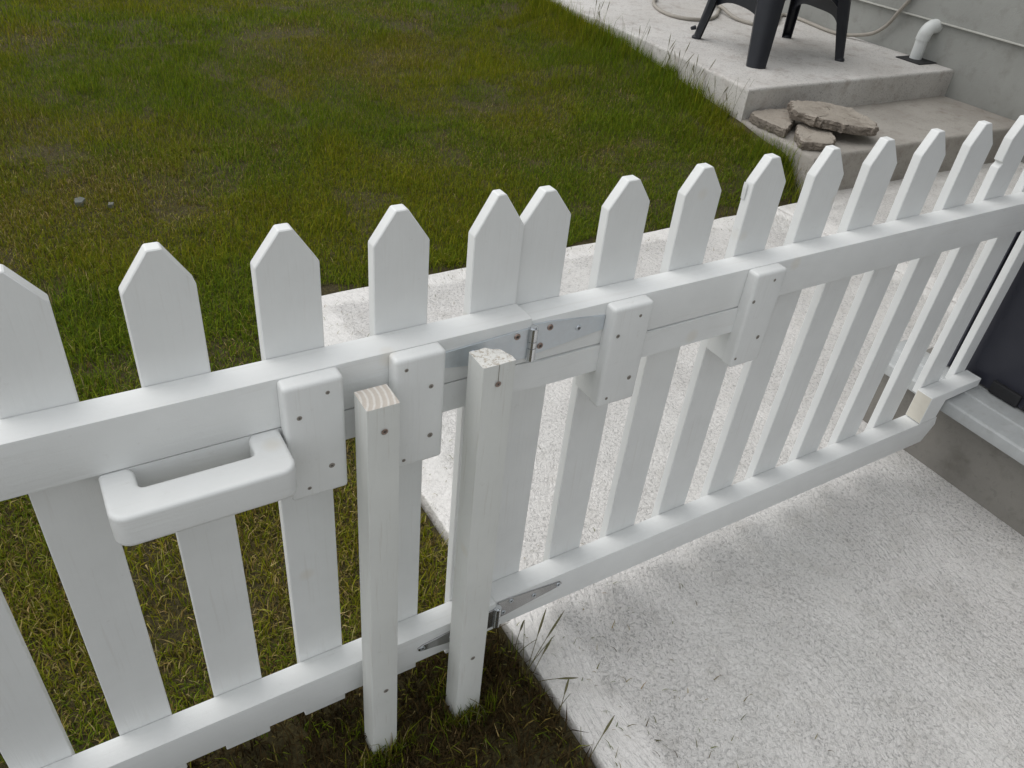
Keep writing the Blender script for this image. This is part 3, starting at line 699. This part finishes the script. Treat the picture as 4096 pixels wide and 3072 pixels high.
def scatter(x0, x1, y0, y1, dens, hmul=1.0, wmul=1.0):
    n = int((x1-x0)*(y1-y0)*dens); x = rng.uniform(x0, x1, n); y = rng.uniform(y0, y1, n)
    ok = allowed(x, y)
    # clumping: bare spots in dry patches
    cl = n_c(x, y, 16.0)*0.6+n_b(x, y, 38.0)*0.4; dr = dryness(x, y)
    ok &= rng.random(n) < np.clip(1.15-0.9*np.clip(dr-0.45, 0, 1)*2*(1-cl)-0.5*np.clip(0.42-cl, 0, 1), 0.10, 1)
    ok &= rng.random(n) < np.where(n_c(x+5, y, 4.2)*n_b(x, y+3, 10.0) < 0.09, 0.45, 1.0)
    # bare soil strip along the concrete edge and brown blades with shade in their colour in front of the panel
    x, y, dr = x[ok], y[ok], dr[ok]; n = len(x)
    lush = sm(0.34, 0.62, 0.55*n_b(x+3.3, y+8.1, 1.5)+0.45*n_c(x+1.7, y+5.2, 3.4))
    col, isdry = palette(dr, n, lush)
    dead_shaded = ((y < 0.03) & (rng.random(n) < 0.86))[:, None]; col = np.where(dead_shaded, np.array([0.060, 0.040, 0.016])*(0.4+1.1*rng.random((n, 1))), col)  # dead brown grass, darkened further: foreground shade is painted into the blade colour
    h = rng.gamma(7, 1/7, n)*0.027*hmul*(0.62+0.76*n_c(x, y, 5))
    h = np.where(isdry, h*0.85, h)
    h *= 1+1.0*np.exp(-np.clip(3.03-x, 0, 9)/0.10)*(y > 1.3)+0.30*np.exp(-np.clip(y-1.35, 0, 9)/0.05)*(y > 1.3)*(x > 0.7)
    lean = np.abs(rng.normal(0.55, 0.40, n)); lean = np.where(isdry, np.abs(rng.normal(0.85, 0.45, n)), lean); lean = np.minimum(lean, 1.45)
    base = np.stack([x, y, lawn_z(x, y)-0.003], 1)
    BX.append((base, h, wmul*rng.uniform(0.0014, 0.0032, n), rng.uniform(0, 2*np.pi, n), lean, rng.normal(0.35, 0.35, n), col))
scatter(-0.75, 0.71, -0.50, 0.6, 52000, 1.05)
scatter(-0.75, 0.71, 0.6, 1.35, 56000)
scatter(-0.55, 3.12, 1.345, 2.5, 60000, 0.95, 0.85)
for a, b2, c, d in POSTS:
    n = 420; x = rng.uniform(a-.03, b2+.03, n); y = np.where(rng.random(n) < .7, c-np.abs(rng.normal(0, .012, n))-.002, d+np.abs(rng.normal(0, .012, n))+.002)
    col, _ = palette(np.full(n, 0.42), n); h = rng.gamma(5, 1/5, n)*0.034
    BX.append((np.stack([x, y, lawn_z(x, y)-.003], 1), h, rng.uniform(.0012, .0024, n), rng.uniform(0, 6.28, n), np.abs(rng.normal(.2, .2, n)), rng.normal(.3, .3, n), col*0.8))
cat = [np.concatenate([b2[i] for b2 in BX]) for i in range(7)]; BX.clear()
scatter(-0.35, 3.14, 2.5, 3.7, 52000, 0.95, 1.1)
scatter(-0.35, 3.14, 3.7, 6.6, 24000, 0.95, 1.6)
scatter(-2.3, -0.35, -1.2, 6.6, 5000, 1.0, 2.0)
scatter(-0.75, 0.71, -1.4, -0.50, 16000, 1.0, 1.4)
scatter(-2.3, 3.14, 6.6, 9.5, 5000, 1.0, 2.6)
far = [np.concatenate([b2[i] for b2 in BX]) for i in range(7)]
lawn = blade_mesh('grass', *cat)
far_lawn = blade_mesh('grass', *far, simple=True); tag(far_lawn, 'short green lawn grass farther back beside the patio', 'grass', kind='stuff')
tag(lawn, 'short patchy green and straw-coloured lawn grass behind and under the gate', 'grass', kind='stuff')
print('blades', len(cat[1]), len(far[1]))

# uncut grass standing against the patio and path edges
n = 2600
t = rng.random(n); side = rng.random(n)
x = np.where(side < .72, 3.03-np.abs(rng.normal(0, .05, n)), rng.uniform(0.75, 3.0, n)); y = np.where(side < .72, 1.36+(rng.random(n)**1.15)*2.6, 1.352+np.abs(rng.normal(0, .02, n)))
x = np.where((side < .72) & (y > 1.9), x+0.035, x)
keep = (n_b(x, y, 5.0) > 0.38); x, y, side = x[keep], y[keep], side[keep]; n = len(x)
col, _ = palette(np.full(n, 0.24), n)
h = np.where(side < .72, rng.gamma(6, 1/6, n)*0.085, rng.gamma(6, 1/6, n)*0.036)
edge = blade_mesh('tall_grass', np.stack([x, y, lawn_z(x, y)-0.004], 1), h, rng.uniform(.0016, .003, n), rng.uniform(0, 6.28, n), np.abs(rng.normal(.18, .16, n)), rng.normal(.3, .25, n), col)
tag(edge, 'uncut grass tufts standing along the patio edge', 'grass', kind='stuff')

# flowering grass stalks
def stalk_plant(name, label, base, stems, group=None):
    bm = bmesh.new()
    bz = float(lawn_z(base[0], base[1]))-0.004
    for dx, dy, h, lean_x, lean_y, head in stems:
        p0 = Vector((base[0]+dx, base[1]+dy, bz)); pts = []
        for i in range(7):
            t = i/6; pts.append(p0+Vector((lean_x*t**1.6, lean_y*t**1.6, h*t*(1-0.12*t))))
        tube(pts, [0.0009*(1-0.4*i/6) for i in range(7)], 5, bm)
        if head:
            a = pts[4]; c = pts[6]
            tube([a.lerp(c, k/5) for k in range(6)], [0.0008, 0.0017, 0.0022, 0.0020, 0.0015, 0.0004], 6, bm)
    return tag(build(name, bm, M['stalk'], None, smooth=60), label, 'grass', group)
m, nt, b = mat('grass_stalk'); n1 = noise(nt, geo_pos(nt), 60, 3)
nt.links.new(mix(nt, n1, (0.075, 0.085, 0.030), (0.17, 0.145, 0.065)), b.inputs['Base Color']); b.inputs['Roughness'].default_value = 0.7; M['stalk'] = m
stalk_plant('grass_tuft', 'tuft of flowering grass leaning out over the concrete beside the taller post', (0.685, -0.085),
            [(0.00, 0.0, .075, .115, .055, True), (.004, .003, .070, .085, .075, True), (.006, -.01, .065, .060, .030, True), (-.004, .004, .06, .045, .075, False), (.008, .008, .05, .07, .02, False), (0.01, -.02, .045, .06, -.045, True)])
stalk_plant('grass_tuft', 'single upright grass stalk at the concrete edge by the lower hinge', (0.698, -0.025), [(0, 0, .085, .02, .01, True), (.004, -.01, .05, .03, -.01, False)])
stalk_plant('grass_tuft', 'thin paired grass stalks at the concrete edge in front of the panel', (0.692, -0.185), [(0, 0, .075, .035, .03, True), (.002, .01, .045, .03, .005, False)])
stalk_plant('grass_tuft', 'bent grass stalk lying over the concrete in the near corner of the path', (0.698, -0.272), [(0, 0, .05, .07, .03, True), (-.01, .01, .05, .015, .03, False)])
stalk_plant('grass_tuft', 'dark wiry stems crossing the foot of the taller post', (0.552, -0.128), [(-.02, 0, .06, -.012, -.004, False), (-.008, -.004, .075, -.012, .0, False), (.004, 0, .07, .006, .0, False), (.03, .004, .11, -.04, .0, False), (.026, .002, .06, -.03, .004, False)])
stalk_plant('grass_tuft', 'wiry stems against the foot of the short post', (0.392, -0.118), [(0, 0, .055, .006, .002, False), (.01, 0, .04, -.012, 0, False), (.025, 0, .04, .012, 0, False)])
stalk_plant('grass_tuft', 'dry stems poking up behind the top rail at the path corner', (0.716, 1.352), [(0, 0, .10, .03, 0, False), (.02, 0, .11, .05, 0, False), (.05, 0, .08, .03, .01, False)])
edge_labels = ['tall flowering grass stalks at the front corner of the patio edge', 'thin tall grass stalks leaning over the patio edge', 'dense upright grass stalks halfway along the patio edge', 'pair of long grass stalks crossing the patio edge near the chair', 'far grass stalks at the patio edge beyond the chair', 'short dark grass stalks in front of the step beside the stones']
for k, (x, y) in enumerate([(3.035, 1.98), (3.055, 2.25), (3.07, 2.48), (3.08, 2.78), (3.10, 3.15), (3.005, 1.335)]):
    rr = random.Random(40+k); hh = 0.20 if k < 5 else 0.12
    stalk_plant('grass_tuft', edge_labels[k], (x, y), [(rr.uniform(-.05, .03) if k < 5 else rr.uniform(-.05, .0), rr.uniform(-.09, .09) if k < 5 else rr.uniform(0.01, .03), hh*rr.uniform(.6, 1.15), rr.uniform(-.03, .06), rr.uniform(-.04, .05), rr.random() < .7) for _ in range(9)])

# grass clippings and crumbs scattered on the concrete beside its edges
n = 620
x = np.where(rng.random(n) < .55, 0.715+np.abs(rng.normal(0, .16, n)), rng.uniform(0.72, 2.8, n)); y = np.where(x < 1.1, rng.uniform(-.6, 1.33, n), 1.33-np.abs(rng.normal(0, .10, n)))
keep = (y < 1.33) & (x < 2.8); x, y = x[keep], y[keep]; n = len(x)
col, _ = palette(np.full(n, 0.75), n)
clip = blade_mesh('clippings', np.stack([x, y, np.full(n, 0.0012)], 1), rng.uniform(.006, .022, n), rng.uniform(.0008, .0018, n), rng.uniform(0, 6.28, n), np.full(n, 1.50), rng.normal(0, .04, n), col*0.7)
tag(clip, 'dry grass clippings scattered on the concrete path edge', 'clippings', kind='stuff')
